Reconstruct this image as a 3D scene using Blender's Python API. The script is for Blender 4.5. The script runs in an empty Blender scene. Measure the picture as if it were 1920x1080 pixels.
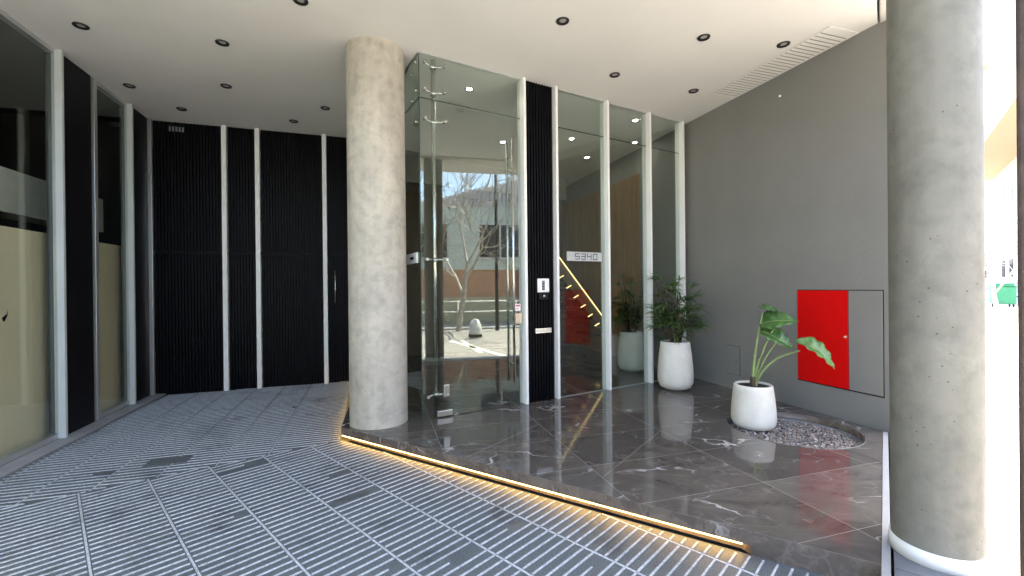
import bpy, bmesh, math, random
from mathutils import Vector, Matrix
random.seed(7)
R = math.radians
scene = bpy.context.scene
COL = scene.collection
# ------------------------------------------------------------------ camera, sky, sun, exposure
EYE = 1.5
cam_d = bpy.data.cameras.new('camera'); cam = bpy.data.objects.new('camera', cam_d); COL.objects.link(cam)
cam_d.sensor_fit = 'HORIZONTAL'; cam_d.sensor_width = 36.0; cam_d.lens = 825.0/1920*36.0
cam_d.clip_start = 0.05; cam_d.clip_end = 2000
ROLL, PITCH = 0.010, -0.0019
ca, sa = math.cos(ROLL), math.sin(ROLL)
M0 = Matrix(((ca, sa, 0), (0, 0, -1), (-sa, ca, 0)))        # columns: right, up, back
Mp = Matrix.Rotation(PITCH, 3, 'X')
cam.matrix_world = Matrix.Translation((0, 0, EYE)) @ (Mp @ M0).to_4x4()
scene.camera = cam
SUN_AZ, SUN_EL = 70.0, 68.0                                 # azimuth clockwise from +Y
w = bpy.data.worlds.new('World'); scene.world = w; w.use_nodes = True
nt = w.node_tree; bg = nt.nodes['Background']
sky = nt.nodes.new('ShaderNodeTexSky'); sky.sky_type = 'NISHITA'; sky.sun_disc = False
sky.sun_elevation = R(SUN_EL); sky.sun_rotation = R(SUN_AZ); sky.air_density = 1.0; sky.dust_density = 3.0; sky.ozone_density = 1.0
nt.links.new(sky.outputs['Color'], bg.inputs['Color']); bg.inputs['Strength'].default_value = 0.13
sd = bpy.data.lights.new('sun', 'SUN'); sd.energy = 4.2; sd.angle = R(0.5); sd.color = (1.0, .92, .80)
so = bpy.data.objects.new('sun', sd); COL.objects.link(so)
sdir = Vector((math.sin(R(SUN_AZ))*math.cos(R(SUN_EL)), math.cos(R(SUN_AZ))*math.cos(R(SUN_EL)), math.sin(R(SUN_EL))))
so.rotation_euler = sdir.to_track_quat('Z', 'Y').to_euler(); so.location = (20, 8, 30)
vs = scene.view_settings; vs.view_transform = 'Standard'; vs.look = 'None'; vs.gamma = 1; vs.use_curve_mapping = False
vs.exposure = 3.5
try:
    scene.cycles.max_bounces = 12; scene.cycles.diffuse_bounces = 6; scene.cycles.glossy_bounces = 6; scene.cycles.transparent_max_bounces = 24
    scene.cycles.sample_clamp_indirect = 6
except Exception: pass

# ------------------------------------------------------------------ materials
MATS = {}
def new_mat(name):
    m = bpy.data.materials.new(name); m.use_nodes = True
    t = m.node_tree; b = t.nodes['Principled BSDF']; MATS[name] = m
    return m, t, b
def N(t, kind, **kw):
    n = t.nodes.new(kind)
    for k, v in kw.items():
        if k in n.inputs: n.inputs[k].default_value = v
        else: setattr(n, k, v)
    return n
def ramp(t, fac, stops):
    r = t.nodes.new('ShaderNodeValToRGB'); e = r.color_ramp.elements
    while len(e) < len(stops): e.new(.5)
    for i, (p, c) in enumerate(stops):
        e[i].position = p; e[i].color = (c[0], c[1], c[2], 1) if hasattr(c, '__len__') else (c, c, c, 1)
    t.links.new(fac, r.inputs['Fac']); return r.outputs['Color']
def coords(t, scale=(1, 1, 1)):
    c = t.nodes.new('ShaderNodeTexCoord'); mp = t.nodes.new('ShaderNodeMapping'); mp.inputs['Scale'].default_value = scale
    t.links.new(c.outputs['Object'], mp.inputs['Vector']); return mp.outputs['Vector']
def mat(name, col, rough=.6, metal=0., var=.15, scale=6., bump=0., bscale=60., stretch=(1, 1, 1), spec=.5, rvar=.1, coat=0.):
    m, t, b = new_mat(name)
    v = coords(t, stretch)
    n = N(t, 'ShaderNodeTexNoise', Scale=scale, Detail=6., Roughness=.6); t.links.new(v, n.inputs['Vector'])
    lo = [c*(1-var) for c in col]; hi = [min(1, c*(1+var)) for c in col]
    t.links.new(ramp(t, n.outputs['Fac'], [(.3, lo), (.7, hi)]), b.inputs['Base Color'])
    mr = N(t, 'ShaderNodeMapRange'); mr.inputs['To Min'].default_value = max(0, rough-rvar*rough); mr.inputs['To Max'].default_value = min(1, rough+rvar*rough)
    t.links.new(n.outputs['Fac'], mr.inputs['Value']); t.links.new(mr.outputs[0], b.inputs['Roughness'])
    b.inputs['Metallic'].default_value = metal; b.inputs['Specular IOR Level'].default_value = spec; b.inputs['Coat Weight'].default_value = coat
    if bump:
        n2 = N(t, 'ShaderNodeTexNoise', Scale=bscale, Detail=5.); t.links.new(v, n2.inputs['Vector'])
        bp = N(t, 'ShaderNodeBump', Strength=bump, Distance=.01); t.links.new(n2.outputs['Fac'], bp.inputs['Height']); t.links.new(bp.outputs[0], b.inputs['Normal'])
    return m
def emit(name, col, strength):
    m, t, b = new_mat(name); b.inputs['Base Color'].default_value = (*col, 1)
    b.inputs['Emission Color'].default_value = (*col, 1); b.inputs['Emission Strength'].default_value = strength
    return m
def concrete(name, col):
    m, t, b = new_mat(name)
    v = coords(t)
    n1 = N(t, 'ShaderNodeTexNoise', Scale=2.2, Detail=8., Roughness=.65, Distortion=.6); t.links.new(v, n1.inputs['Vector'])
    n2 = N(t, 'ShaderNodeTexNoise', Scale=11., Detail=6.); t.links.new(v, n2.inputs['Vector'])
    v2 = coords(t, (9, 9, .7)); n3 = N(t, 'ShaderNodeTexNoise', Scale=1.5, Detail=4.); t.links.new(v2, n3.inputs['Vector'])
    k = lambda s: [c*s for c in col]
    c1 = ramp(t, n1.outputs['Fac'], [(.3, k(.78)), (.46, k(.98)), (.56, k(1.04)), (.72, [col[0]*1.24, col[1]*1.24, col[2]*1.20])])
    c2 = ramp(t, n2.outputs['Fac'], [(.32, .74), (.55, 1.0)])
    c3 = ramp(t, n3.outputs['Fac'], [(.35, .90), (.62, 1.01)])
    mx = N(t, 'ShaderNodeMix', data_type='RGBA', blend_type='MULTIPLY'); mx.inputs[0].default_value = .7
    t.links.new(c1, mx.inputs[6]); t.links.new(c2, mx.inputs[7])
    mx2 = N(t, 'ShaderNodeMix', data_type='RGBA', blend_type='MULTIPLY'); mx2.inputs[0].default_value = .8
    t.links.new(mx.outputs[2], mx2.inputs[6]); t.links.new(c3, mx2.inputs[7])
    np_ = N(t, 'ShaderNodeTexNoise', Scale=4.5, Detail=7., Roughness=.62, Distortion=1.4); t.links.new(v, np_.inputs['Vector'])
    pt = ramp(t, np_.outputs['Fac'], [(.0, 1.0), (.585, 1.0), (.605, 1.08), (.66, 1.04)])
    mxp = N(t, 'ShaderNodeMix', data_type='RGBA', blend_type='MULTIPLY'); mxp.inputs[0].default_value = 1.; t.links.new(mx2.outputs[2], mxp.inputs[6]); t.links.new(pt, mxp.inputs[7]); mx2 = mxp
    vo = N(t, 'ShaderNodeTexVoronoi', Scale=22.); t.links.new(v, vo.inputs['Vector'])
    pit = ramp(t, vo.outputs['Distance'], [(.0, .32), (.08, .45), (.11, 1.0)])
    nm = N(t, 'ShaderNodeTexNoise', Scale=5.); t.links.new(v, nm.inputs['Vector'])
    msk = ramp(t, nm.outputs['Fac'], [(.50, 0.), (.56, 1.)])
    mx3 = N(t, 'ShaderNodeMix', data_type='RGBA', blend_type='MULTIPLY'); t.links.new(msk, mx3.inputs[0]); t.links.new(mx2.outputs[2], mx3.inputs[6]); t.links.new(pit, mx3.inputs[7])
    t.links.new(mx3.outputs[2], b.inputs['Base Color']); b.inputs['Roughness'].default_value = .7
    bp = N(t, 'ShaderNodeBump', Strength=.4, Distance=.012); t.links.new(n2.outputs['Fac'], bp.inputs['Height']); t.links.new(bp.outputs[0], b.inputs['Normal'])
    return m
def marble(name, col, seed, rough=.06):
    m, t, b = new_mat(name)
    c = t.nodes.new('ShaderNodeTexCoord'); mp = t.nodes.new('ShaderNodeMapping'); mp.inputs['Location'].default_value = (seed*3.7, seed*1.3, 0)
    mp.inputs['Rotation'].default_value = (0, 0, seed*1.1); mp.inputs['Scale'].default_value = (1, 1.7, 1)
    t.links.new(c.outputs['Object'], mp.inputs['Vector']); v = mp.outputs['Vector']
    nz = N(t, 'ShaderNodeTexNoise', Scale=2.6, Detail=9., Roughness=.68, Distortion=1.1); t.links.new(v, nz.inputs['Vector'])
    k = lambda s: [x*s for x in col]
    base = ramp(t, nz.outputs['Fac'], [(.28, k(.55)), (.45, k(.9)), (.6, k(1.15)), (.75, k(1.7))])
    # veins: cell borders, strongly distorted, thinned, present only in places
    dn = N(t, 'ShaderNodeTexNoise', Scale=3., Detail=6.); t.links.new(v, dn.inputs['Vector'])
    ad = N(t, 'ShaderNodeMix', data_type='RGBA', blend_type='ADD'); ad.inputs[0].default_value = .45; t.links.new(v, ad.inputs[6]); t.links.new(dn.outputs['Color'], ad.inputs[7])
    vo = N(t, 'ShaderNodeTexVoronoi', feature='DISTANCE_TO_EDGE', Scale=1.25); t.links.new(ad.outputs[2], vo.inputs['Vector'])
    vein = ramp(t, vo.outputs['Distance'], [(.0, 1.), (.006, .75), (.016, 0.)])
    mk = N(t, 'ShaderNodeTexNoise', Scale=1.7, Detail=3.); t.links.new(v, mk.inputs['Vector'])
    mkr = ramp(t, mk.outputs['Fac'], [(.5, 0.), (.63, 1.)])
    mu = N(t, 'ShaderNodeMath', operation='MULTIPLY'); t.links.new(vein, mu.inputs[0]); t.links.new(mkr, mu.inputs[1])
    vo2 = N(t, 'ShaderNodeTexVoronoi', feature='DISTANCE_TO_EDGE', Scale=4.5); t.links.new(ad.outputs[2], vo2.inputs['Vector'])
    vein2 = ramp(t, vo2.outputs['Distance'], [(.0, .20), (.02, .10), (.05, 0.)])
    mk2 = N(t, 'ShaderNodeTexNoise', Scale=2.3, Detail=4.); t.links.new(ad.outputs[2], mk2.inputs['Vector'])
    mk2r = ramp(t, mk2.outputs['Fac'], [(.50, 0.), (.66, 1.)])
    mu2 = N(t, 'ShaderNodeMath', operation='MULTIPLY'); t.links.new(vein2, mu2.inputs[0]); t.links.new(mk2r, mu2.inputs[1])
    mmax = N(t, 'ShaderNodeMath', operation='MAXIMUM'); t.links.new(mu.outputs[0], mmax.inputs[0]); t.links.new(mu2.outputs[0], mmax.inputs[1]); mu = mmax
    mx = N(t, 'ShaderNodeMix', data_type='RGBA'); t.links.new(mu.outputs[0], mx.inputs[0]); t.links.new(base, mx.inputs[6]); mx.inputs[7].default_value = (.5, .47, .45, 1)
    t.links.new(mx.outputs[2], b.inputs['Base Color'])
    rr = ramp(t, nz.outputs['Fac'], [(.3, rough*.6), (.7, rough*1.5)]); t.links.new(rr, b.inputs['Roughness'])
    b.inputs['Specular IOR Level'].default_value = .6
    return m
def glass(name, tint, f0=.05):
    # thin architectural pane: clear transmission plus Schlick mirror reflection on each face
    m, t, b = new_mat(name); t.nodes.remove(b); out = t.nodes['Material Output']
    g = t.nodes.new('ShaderNodeNewGeometry')
    dt = N(t, 'ShaderNodeVectorMath', operation='DOT_PRODUCT'); t.links.new(g.outputs['Normal'], dt.inputs[0]); t.links.new(g.outputs['Incoming'], dt.inputs[1])
    ab = N(t, 'ShaderNodeMath', operation='ABSOLUTE'); t.links.new(dt.outputs['Value'], ab.inputs[0])
    om = N(t, 'ShaderNodeMath', operation='SUBTRACT'); om.inputs[0].default_value = 1.; t.links.new(ab.outputs[0], om.inputs[1])
    pw = N(t, 'ShaderNodeMath', operation='POWER'); t.links.new(om.outputs[0], pw.inputs[0]); pw.inputs[1].default_value = 5.
    ma = N(t, 'ShaderNodeMath', operation='MULTIPLY_ADD'); t.links.new(pw.outputs[0], ma.inputs[0]); ma.inputs[1].default_value = 1-f0; ma.inputs[2].default_value = f0
    tr = t.nodes.new('ShaderNodeBsdfTransparent'); tr.inputs['Color'].default_value = (*tint, 1)
    gl = t.nodes.new('ShaderNodeBsdfGlossy'); gl.inputs['Roughness'].default_value = 0.0; gl.inputs['Color'].default_value = (.93, 1, .96, 1)
    mx = t.nodes.new('ShaderNodeMixShader'); t.links.new(ma.outputs[0], mx.inputs['Fac']); t.links.new(tr.outputs[0], mx.inputs[1]); t.links.new(gl.outputs[0], mx.inputs[2])
    t.links.new(mx.outputs[0], out.inputs['Surface']); return m
def worn_stone(name, dark, mid, light, fine, speck):
    m, t, b = new_mat(name)
    v = coords(t)
    n1 = N(t, 'ShaderNodeTexNoise', Scale=1.15, Detail=9., Roughness=.72, Distortion=.5); t.links.new(v, n1.inputs['Vector'])
    n2 = N(t, 'ShaderNodeTexNoise', Scale=fine, Detail=3.); t.links.new(v, n2.inputs['Vector'])
    vd = coords(t, (.7, .7, 1)); n3 = N(t, 'ShaderNodeTexNoise', Scale=4.2, Detail=5., Roughness=.6); t.links.new(vd, n3.inputs['Vector'])
    c1 = ramp(t, n1.outputs['Fac'], [(.30, dark), (.47, mid), (.60, mid), (.74, light)])
    c2 = ramp(t, n2.outputs['Fac'], [(.35, 1-speck), (.5, 1.), (.65, 1+speck)])
    c3 = ramp(t, n3.outputs['Fac'], [(.30, .55), (.42, 1.), (1., 1.)])
    mx = N(t, 'ShaderNodeMix', data_type='RGBA', blend_type='MULTIPLY'); mx.inputs[0].default_value = 1.; t.links.new(c1, mx.inputs[6]); t.links.new(c2, mx.inputs[7])
    my = N(t, 'ShaderNodeMix', data_type='RGBA', blend_type='MULTIPLY'); my.inputs[0].default_value = 1.; t.links.new(mx.outputs[2], my.inputs[6]); t.links.new(c3, my.inputs[7])
    t.links.new(my.outputs[2], b.inputs['Base Color']); b.inputs['Roughness'].default_value = .5
    bp = N(t, 'ShaderNodeBump', Strength=.35, Distance=.004); t.links.new(n2.outputs['Fac'], bp.inputs['Height']); t.links.new(bp.outputs[0], b.inputs['Normal'])
    return m
def wood(name, c1, c2):
    m, t, b = new_mat(name)
    v = coords(t, (14, 14, .6)); n = N(t, 'ShaderNodeTexNoise', Scale=1.6, Detail=7., Distortion=.8); t.links.new(v, n.inputs['Vector'])
    t.links.new(ramp(t, n.outputs['Fac'], [(.3, c1), (.7, c2)]), b.inputs['Base Color']); b.inputs['Roughness'].default_value = .5
    return m
def leafmat(name, c1, c2, edge=None):
    m, t, b = new_mat(name)
    v = coords(t); n = N(t, 'ShaderNodeTexNoise', Scale=14., Detail=4.); t.links.new(v, n.inputs['Vector'])
    t.links.new(ramp(t, n.outputs['Fac'], [(.35, c1), (.68, c2)] if edge is None else [(.3, c1), (.66, c2), (.76, edge)]), b.inputs['Base Color'])
    b.inputs['Roughness'].default_value = .38
    try: b.inputs['Subsurface Weight'].default_value = 0.0
    except Exception: pass
    return m

m_ceiling = mat('ceiling_plaster', (.65, .64, .605), .85, var=.03, scale=1.2, bump=.03, bscale=200)
m_beam = mat('beam_paint', (.50, .48, .45), .8, var=.05, scale=3)
m_greywall = mat('grey_wall_paint', (.206, .203, .193), .72, var=.06, scale=1.7, bump=.22, bscale=30, stretch=(1, 1, .8))
m_concrete = concrete('column_concrete', (.45, .418, .352))
m_concrete_right = concrete('column_concrete_shaded', (.185, .178, .148))  # same concrete, darkened to stand for less light on this column
m_white_metal = mat('white_aluminium', (.78, .78, .76), .35, var=.03, scale=3, spec=.5)
m_jamb = mat('pale_grey_frame', (.50, .54, .53), .35, var=.05, scale=3)
m_silver = mat('anodised_aluminium', (.55, .57, .57), .32, metal=.7, var=.05, scale=3)
m_steel = mat('brushed_steel', (.62, .62, .60), .25, metal=1., var=.08, scale=20, stretch=(1, 1, .1))
m_black = mat('black_cladding', (.0040, .0040, .0052), .45, var=.25, scale=5, spec=.09)
m_black_pier = mat('black_panel', (.006, .0055, .0075), .45, var=.2, scale=4, spec=.2)
m_dark = mat('dark_recess', (.008, .008, .008), .8, var=.1, spec=.1)
m_glass = glass('clear_glass', (.925, .96, .94), .085)
m_shopglass = glass('shop_glass', (.93, .95, .94), .05)
m_edge = mat('glass_edge', (.03, .06, .05), .15, var=.05)
m_rib = worn_stone('rib_stone', (.20, .22, .245), (.41, .435, .465), (.52, .54, .56), 60., .25)
m_paving = worn_stone('grey_paving', (.045, .053, .058), (.086, .099, .107), (.135, .150, .158), 140., .5)
m_border = mat('border_concrete', (.27, .275, .28), .6, var=.15, scale=6, bump=.1)
m_marble = [marble('marble_brown', (.088, .076, .066), 1.0), marble('marble_grey', (.098, .088, .078), 2.3), marble('marble_dark', (.074, .066, .059), 4.1)]
m_riser = marble('marble_riser', (.12, .096, .078), 5.2, .25)
m_grout = mat('grout', (.20, .19, .18), .5, var=.1)
m_red = mat('red_paint', (.62, .002, .002), .5, var=.04, scale=2, spec=.15)
m_pot = mat('white_fibre_pot', (.69, .665, .60), .7, var=.09, scale=7, bump=.25, bscale=45)
m_soil = mat('potting_soil', (.025, .018, .013), .95, var=.4, scale=60, bump=.6, bscale=120)
m_palm = leafmat('palm_leaf', (.026, .075, .016), (.115, .215, .045))
m_cane = mat('palm_cane', (.07, .05, .03), .8, var=.4, scale=40, bump=.4, bscale=90)
m_taro = leafmat('broad_leaf', (.030, .085, .018), (.075, .16, .036))
m_taro_old = leafmat('aged_broad_leaf', (.045, .115, .028), (.095, .19, .05), (.36, .34, .10))
m_petiole = mat('leaf_stalk', (.20, .27, .10), .45, var=.2, scale=20)
m_led = emit('warm_led', (1.0, .57, .13), 3.0)
m_stairled = emit('stair_led', (1.0, .70, .28), .28)
m_lamp = emit('lit_lamp', (1.0, .93, .80), 14.0)
m_lampoff = mat('unlit_lamp', (.30, .29, .27), .3, var=.1)
m_lampring = mat('lamp_black', (.012, .011, .010), .4, var=.1)
m_wood = wood('wood_panel', (.22, .125, .055), (.36, .22, .105))
m_lobbywall = mat('lobby_wall_paint', (.13, .095, .068), .7, var=.08, scale=2)
m_lobbygrey = mat('lobby_bulkhead', (.26, .25, .23), .75, var=.05)
m_board = mat('beige_board', (.74, .66, .46), .7, var=.06, scale=2.2, stretch=(1, 1, .4))
m_reflband = mat('reflected_band', (.62, .64, .58), .7, var=.08)  # pale tone stands in for a band reflected in the shop glass
m_shopdark = mat('shop_interior', (.035, .033, .03), .8, var=.2)
m_whiteplate = mat('white_plastic', (.80, .80, .78), .35, var=.02)
m_cream = mat('cream_plastic', (.62, .50, .33), .4, var=.04)
m_brownpost = mat('rust_brown_steel', (.055, .035, .026), .75, var=.35, scale=12, bump=.3, bscale=50)
m_asphalt = mat('asphalt', (.11, .105, .10), .85, var=.2, scale=14, bump=.3, bscale=150)
m_tile = mat('shaded_tile', (.115, .125, .145), .4, var=.15, scale=9)  # tiles darkened and blued, shade beside the trim put into the colour
m_stonepave = mat('stone_pavement', (.28, .26, .23), .75, var=.15, scale=7, bump=.2, bscale=60)
m_line = mat('white_road_paint', (.78, .77, .72), .6, var=.08, scale=20)
m_bark = mat('pale_bark', (.42, .37, .30), .85, var=.35, scale=14, bump=.5, bscale=40)
m_corr = mat('corrugated_metal', (.62, .58, .56), .45, var=.06)
m_facade = mat('green_grey_facade', (.52, .57, .50), .4, var=.12, scale=3)
m_brick = mat('orange_brick', (.46, .25, .15), .8, var=.25, scale=20)
m_olive = mat('olive_render', (.42, .40, .26), .8, var=.12, scale=4)
m_render = mat('tan_render', (.55, .43, .26), .8, var=.08, scale=3)
m_whiterender = mat('pale_render', (.62, .60, .55), .8, var=.06, scale=3)
m_window = mat('dark_window_glass', (.03, .035, .04), .1, var=.1)
m_green = mat('green_bin_plastic', (.03, .20, .09), .5, var=.1)
m_rubber = mat('black_rubber', (.02, .02, .02), .8, var=.1)
m_label_red = mat('red_print', (.6, .08, .08), .5, var=.05)

# ------------------------------------------------------------------ mesh helpers
class MB:
    def __init__(s): s.bm = bmesh.new()
    def box(s, x0, x1, y0, y1, z0, z1, mi=0):
        v = [s.bm.verts.new(p) for p in ((x0,y0,z0),(x1,y0,z0),(x1,y1,z0),(x0,y1,z0),(x0,y0,z1),(x1,y0,z1),(x1,y1,z1),(x0,y1,z1))]
        for f in ((0,3,2,1),(4,5,6,7),(0,1,5,4),(1,2,6,5),(2,3,7,6),(3,0,4,7)):
            s.bm.faces.new([v[i] for i in f]).material_index = mi
        return s
    def prism(s, pts, z0, z1, mi=0, top=True, bottom=True):
        a = sum(pts[i][0]*pts[(i+1) % len(pts)][1]-pts[(i+1) % len(pts)][0]*pts[i][1] for i in range(len(pts)))
        if a < 0: pts = list(reversed(pts))
        lo = [s.bm.verts.new((p[0], p[1], z0)) for p in pts]; hi = [s.bm.verts.new((p[0], p[1], z1)) for p in pts]
        n = len(pts)
        if bottom: s.bm.faces.new(list(reversed(lo))).material_index = mi
        if top: s.bm.faces.new(hi).material_index = mi
        for i in range(n): s.bm.faces.new((lo[i], lo[(i+1) % n], hi[(i+1) % n], hi[i])).material_index = mi
        return s
    def bar(s, a, b, wd, z0, z1, mi=0):            # upright strip from a to b (2-D), width wd
        d = (Vector(b)-Vector(a)); 
        if d.length < 1e-4: return s
        d.normalize(); n = Vector((-d.y, d.x))*wd*.5
        return s.prism([tuple(Vector(a)+n), tuple(Vector(a)-n), tuple(Vector(b)-n), tuple(Vector(b)+n)], z0, z1, mi)
    def tube(s, pts, rad, seg=8, cap=True, mi=0):
        pts = [Vector(p) for p in pts]; rings = []
        if not hasattr(rad, '__len__'): rad = [rad]*len(pts)
        up = Vector((0, 0, 1))
        for i, p in enumerate(pts):
            d = (pts[min(i+1, len(pts)-1)]-pts[max(i-1, 0)]).normalized()
            a = d.cross(up if abs(d.z) < .95 else Vector((1, 0, 0))).normalized(); b2 = d.cross(a)
            rings.append([s.bm.verts.new(p+(a*math.cos(2*math.pi*k/seg)+b2*math.sin(2*math.pi*k/seg))*rad[i]) for k in range(seg)])
        for i in range(len(pts)-1):
            for k in range(seg):
                f = s.bm.faces.new((rings[i][k], rings[i][(k+1) % seg], rings[i+1][(k+1) % seg], rings[i+1][k])); f.material_index = mi; f.smooth = seg > 5
        if cap:
            s.bm.faces.new(list(reversed(rings[0]))).material_index = mi; s.bm.faces.new(rings[-1]).material_index = mi
        return s
    def lathe(s, prof, seg=40, c=(0, 0, 0), mi=0, wob=None):
        rings = []
        for (r, z) in prof:
            rings.append([s.bm.verts.new((c[0]+r*math.cos(2*math.pi*k/seg), c[1]+r*math.sin(2*math.pi*k/seg), c[2]+z)) for k in range(seg)] if r > 1e-6 else [s.bm.verts.new((c[0], c[1], c[2]+z))])
        for i in range(len(rings)-1):
            A, B = rings[i], rings[i+1]
            for k in range(seg):
                if len(A) == 1 and len(B) == 1: continue
                if len(A) == 1: f = s.bm.faces.new((A[0], B[(k+1) % seg], B[k]))
                elif len(B) == 1: f = s.bm.faces.new((A[k], A[(k+1) % seg], B[0]))
                else: f = s.bm.faces.new((A[k], A[(k+1) % seg], B[(k+1) % seg], B[k]))
                f.smooth = True; f.material_index = mi
        return s
    def face(s, pts, mi=0, smooth=False):
        f = s.bm.faces.new([s.bm.verts.new(p) for p in pts]); f.material_index = mi; f.smooth = smooth; return s
    def build(s, name, m, parent=None, bevel=0., loc=None, rotz=0., fixn=True):
        if fixn: bmesh.ops.recalc_face_normals(s.bm, faces=s.bm.faces[:])
        me = bpy.data.meshes.new(name); s.bm.to_mesh(me); s.bm.free()
        for mm in (m if isinstance(m, (list, tuple)) else [m]): me.materials.append(mm)
        o = bpy.data.objects.new(name, me); COL.objects.link(o)
        if parent is not None: o.parent = parent
        if loc is not None: o.location = loc
        o.rotation_euler.z = rotz
        if bevel:
            md = o.modifiers.new('bevel', 'BEVEL'); md.width = bevel; md.segments = 2; md.limit_method = 'ANGLE'; md.angle_limit = R(40)
        return o
def tag(o, label=None, cat=None, group=None, kind=None):
    if label: o['label'] = label
    if cat: o['category'] = cat
    if group: o['group'] = group
    if kind: o['kind'] = kind
    return o
def thing(name, label, cat, loc=(0, 0, 0), rotz=0., group=None):
    o = bpy.data.objects.new(name, None); COL.objects.link(o); o.location = loc; o.rotation_euler.z = rotz; o.empty_display_size = .1
    return tag(o, label, cat, group)
def copy_thing(root, loc, rotz=None, label=None):
    r = root.copy(); COL.objects.link(r); r.location = loc
    if rotz is not None: r.rotation_euler.z = rotz
    if label: r['label'] = label
    for ch in list(root.children):
        c = ch.copy(); COL.objects.link(c); c.parent = r
        for g in ch.children:
            d = g.copy(); COL.objects.link(d); d.parent = c
    return r
class Frame:                                       # a vertical plane of the place: x along it, y behind it
    def __init__(s, o, deg):
        s.o = Vector(o); s.a = R(deg); s.x = Vector((math.cos(s.a), math.sin(s.a))); s.y = Vector((-math.sin(s.a), math.cos(s.a)))
    def w(s, x, y, z=0.): p = s.o+s.x*x+s.y*y; return (p.x, p.y, z)
    def thing(s, name, label, cat, x=0, y=0, z=0, group=None): return thing(name, label, cat, s.w(x, y, z), s.a, group)
FL = Frame((-5.16, 6.29), 107.5)                   # shop windows on the left
FB = Frame((-5.16, 6.29), 18.0)                    # black slatted wall at the back
FG = Frame((-.94, 4.55), 30.5)                     # glass entrance
FS = Frame((-.94, 4.55), 120.5)                    # glass return beside the column (y faces outwards)
FW = Frame((2.66, 6.62), -72.3)                    # grey wall on the right
FE = Frame((0, 0), 49.8)                           # street edge: x runs along the kerb line, -y is the street side
CH, SL = 3.94, .13                                 # ceiling height, raised marble floor
K = (-1.71, 4.36); MI = (-4.03, 2.70); SC = (1.80, 2.13); SR = (3.435, 4.06); BW = (-2.607, 7.12)

# ------------------------------------------------------------------ ground
def clip_line(p, d, poly):
    """segment of the line p+t*d inside a convex polygon"""
    a = sum(poly[i][0]*poly[(i+1) % len(poly)][1]-poly[(i+1) % len(poly)][0]*poly[i][1] for i in range(len(poly)))
    if a < 0: poly = list(reversed(poly))
    t0, t1 = -1e3, 1e3
    for i in range(len(poly)):
        q, r = Vector(poly[i]), Vector(poly[(i+1) % len(poly)]); e = r-q; n = Vector((-e.y, e.x))
        den = n.dot(d); num = n.dot(q-p)
        if abs(den) < 1e-9:
            if num > 0: return None
            continue
        t = num/den
        if den > 0: t0 = max(t0, t)
        else: t1 = min(t1, t)
    return None if t1-t0 < .02 else (t0, t1)
def az(deg): return Vector((math.sin(R(deg)), math.cos(R(deg))))
front_poly = [K, MI, (-2.60, -1.85), (-1.56, -1.85), SC]
edge_in = .17                                       # plain border along the shop windows
MI2 = tuple(Vector(MI)+Vector((.814, .581))*.18)
CB = FL.w(-.02, -edge_in); FBx = FL.w(-8.6, -edge_in)
back_poly = [K, MI2, (CB[0], CB[1]), BW]
front_ribs = [K, MI2, (FBx[0], FBx[1]), (-1.50, -1.80), (1.77, 2.13)]
g = MB(); g.face([(-300, -300, -.05), (300, -300, -.05), (300, 300, -.05), (-300, 300, -.05)])
tag(g.build('ground', m_asphalt), kind='structure')
g = MB(); g.prism(front_poly, -.045, 0); g.prism([K, MI, (-5.16, 6.29), BW], -.045, 0)
pav = tag(g.build('ramp_paving', m_paving), kind='structure')
def ribs(name, poly, bar_az, seam_az, pitch, p0, seams):
    rb = MB(); sm = MB(); d = az(bar_az); s = az(seam_az)
    cuts = sorted(seams)
    for i in range(-160, 160):
        p = Vector(p0)+s*(i*pitch); c = clip_line(p, d, poly)
        if not c: continue
        t0, t1 = c; off = p.dot(d)
        ends = [t0]+[k-off for k in cuts if t0+.02 < k-off < t1-.02]+[t1]
        for a, b in zip(ends[:-1], ends[1:]):
            if random.random() < .002: continue
            if random.random() < .012: b = a+(b-a)*random.uniform(.35, .9)
            a2, b2 = a+.012, b-.012
            if b2-a2 > .02: rb.bar(tuple(p+d*a2), tuple(p+d*b2), .0105+random.uniform(-.001, .001), -.002, .005)
    for k in cuts:
        p = d*k; c = clip_line(p, s, poly)
        if c: sm.bar(tuple(p+s*c[0]), tuple(p+s*c[1]), .011, -.002, .003)
    rb.build('rib', m_rib, pav); sm.build('joint', m_rib, pav)
ribs('front', front_ribs, 43.4, 133.4, .0655, (.26, 2.28), [2.500-.392*i for i in range(-2, 16)])
ribs('back', back_poly, 72.2, 162.2, .0655, K, [-1.650+.376*i for i in range(-8, 3)])
b = MB(); p = [FL.w(-8.6, 0), FL.w(0, 0), FL.w(0, -edge_in), FL.w(-8.6, -edge_in)]
b.prism([(q[0], q[1]) for q in p], .004, .022)
tag(b.build('window_border', m_border), 'plain concrete border strip running along the foot of the shop windows', 'border')

# raised marble floor, cut into tiles
slab_poly = [K, SC, SR, FW.w(0, 0)[:2], FW.w(-5.2, 0)[:2], FG.w(.0, 5.2)[:2], (-2.47, 7.17)]
def inset_poly(poly, d):
    n = len(poly); out = []
    a = sum(poly[i][0]*poly[(i+1) % n][1]-poly[(i+1) % n][0]*poly[i][1] for i in range(n)); sgn = 1 if a > 0 else -1
    for i in range(n):
        p, q, r = Vector(poly[i-1]), Vector(poly[i]), Vector(poly[(i+1) % n])
        e1 = (q-p).normalized(); e2 = (r-q).normalized()
        n1 = Vector((-e1.y, e1.x))*sgn; n2 = Vector((-e2.y, e2.x))*sgn
        bis = (n1+n2); bis = bis/max(.3, bis.dot(n1)); out.append(tuple(q+bis*d))
    return out
GC, GR = Vector((2.655, 4.20)), .555                # gravel circle
bm = bmesh.new()
circ = [(GC.x+GR*math.cos(2*math.pi*i/64), GC.y+GR*math.sin(2*math.pi*i/64)) for i in range(64)]
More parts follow.
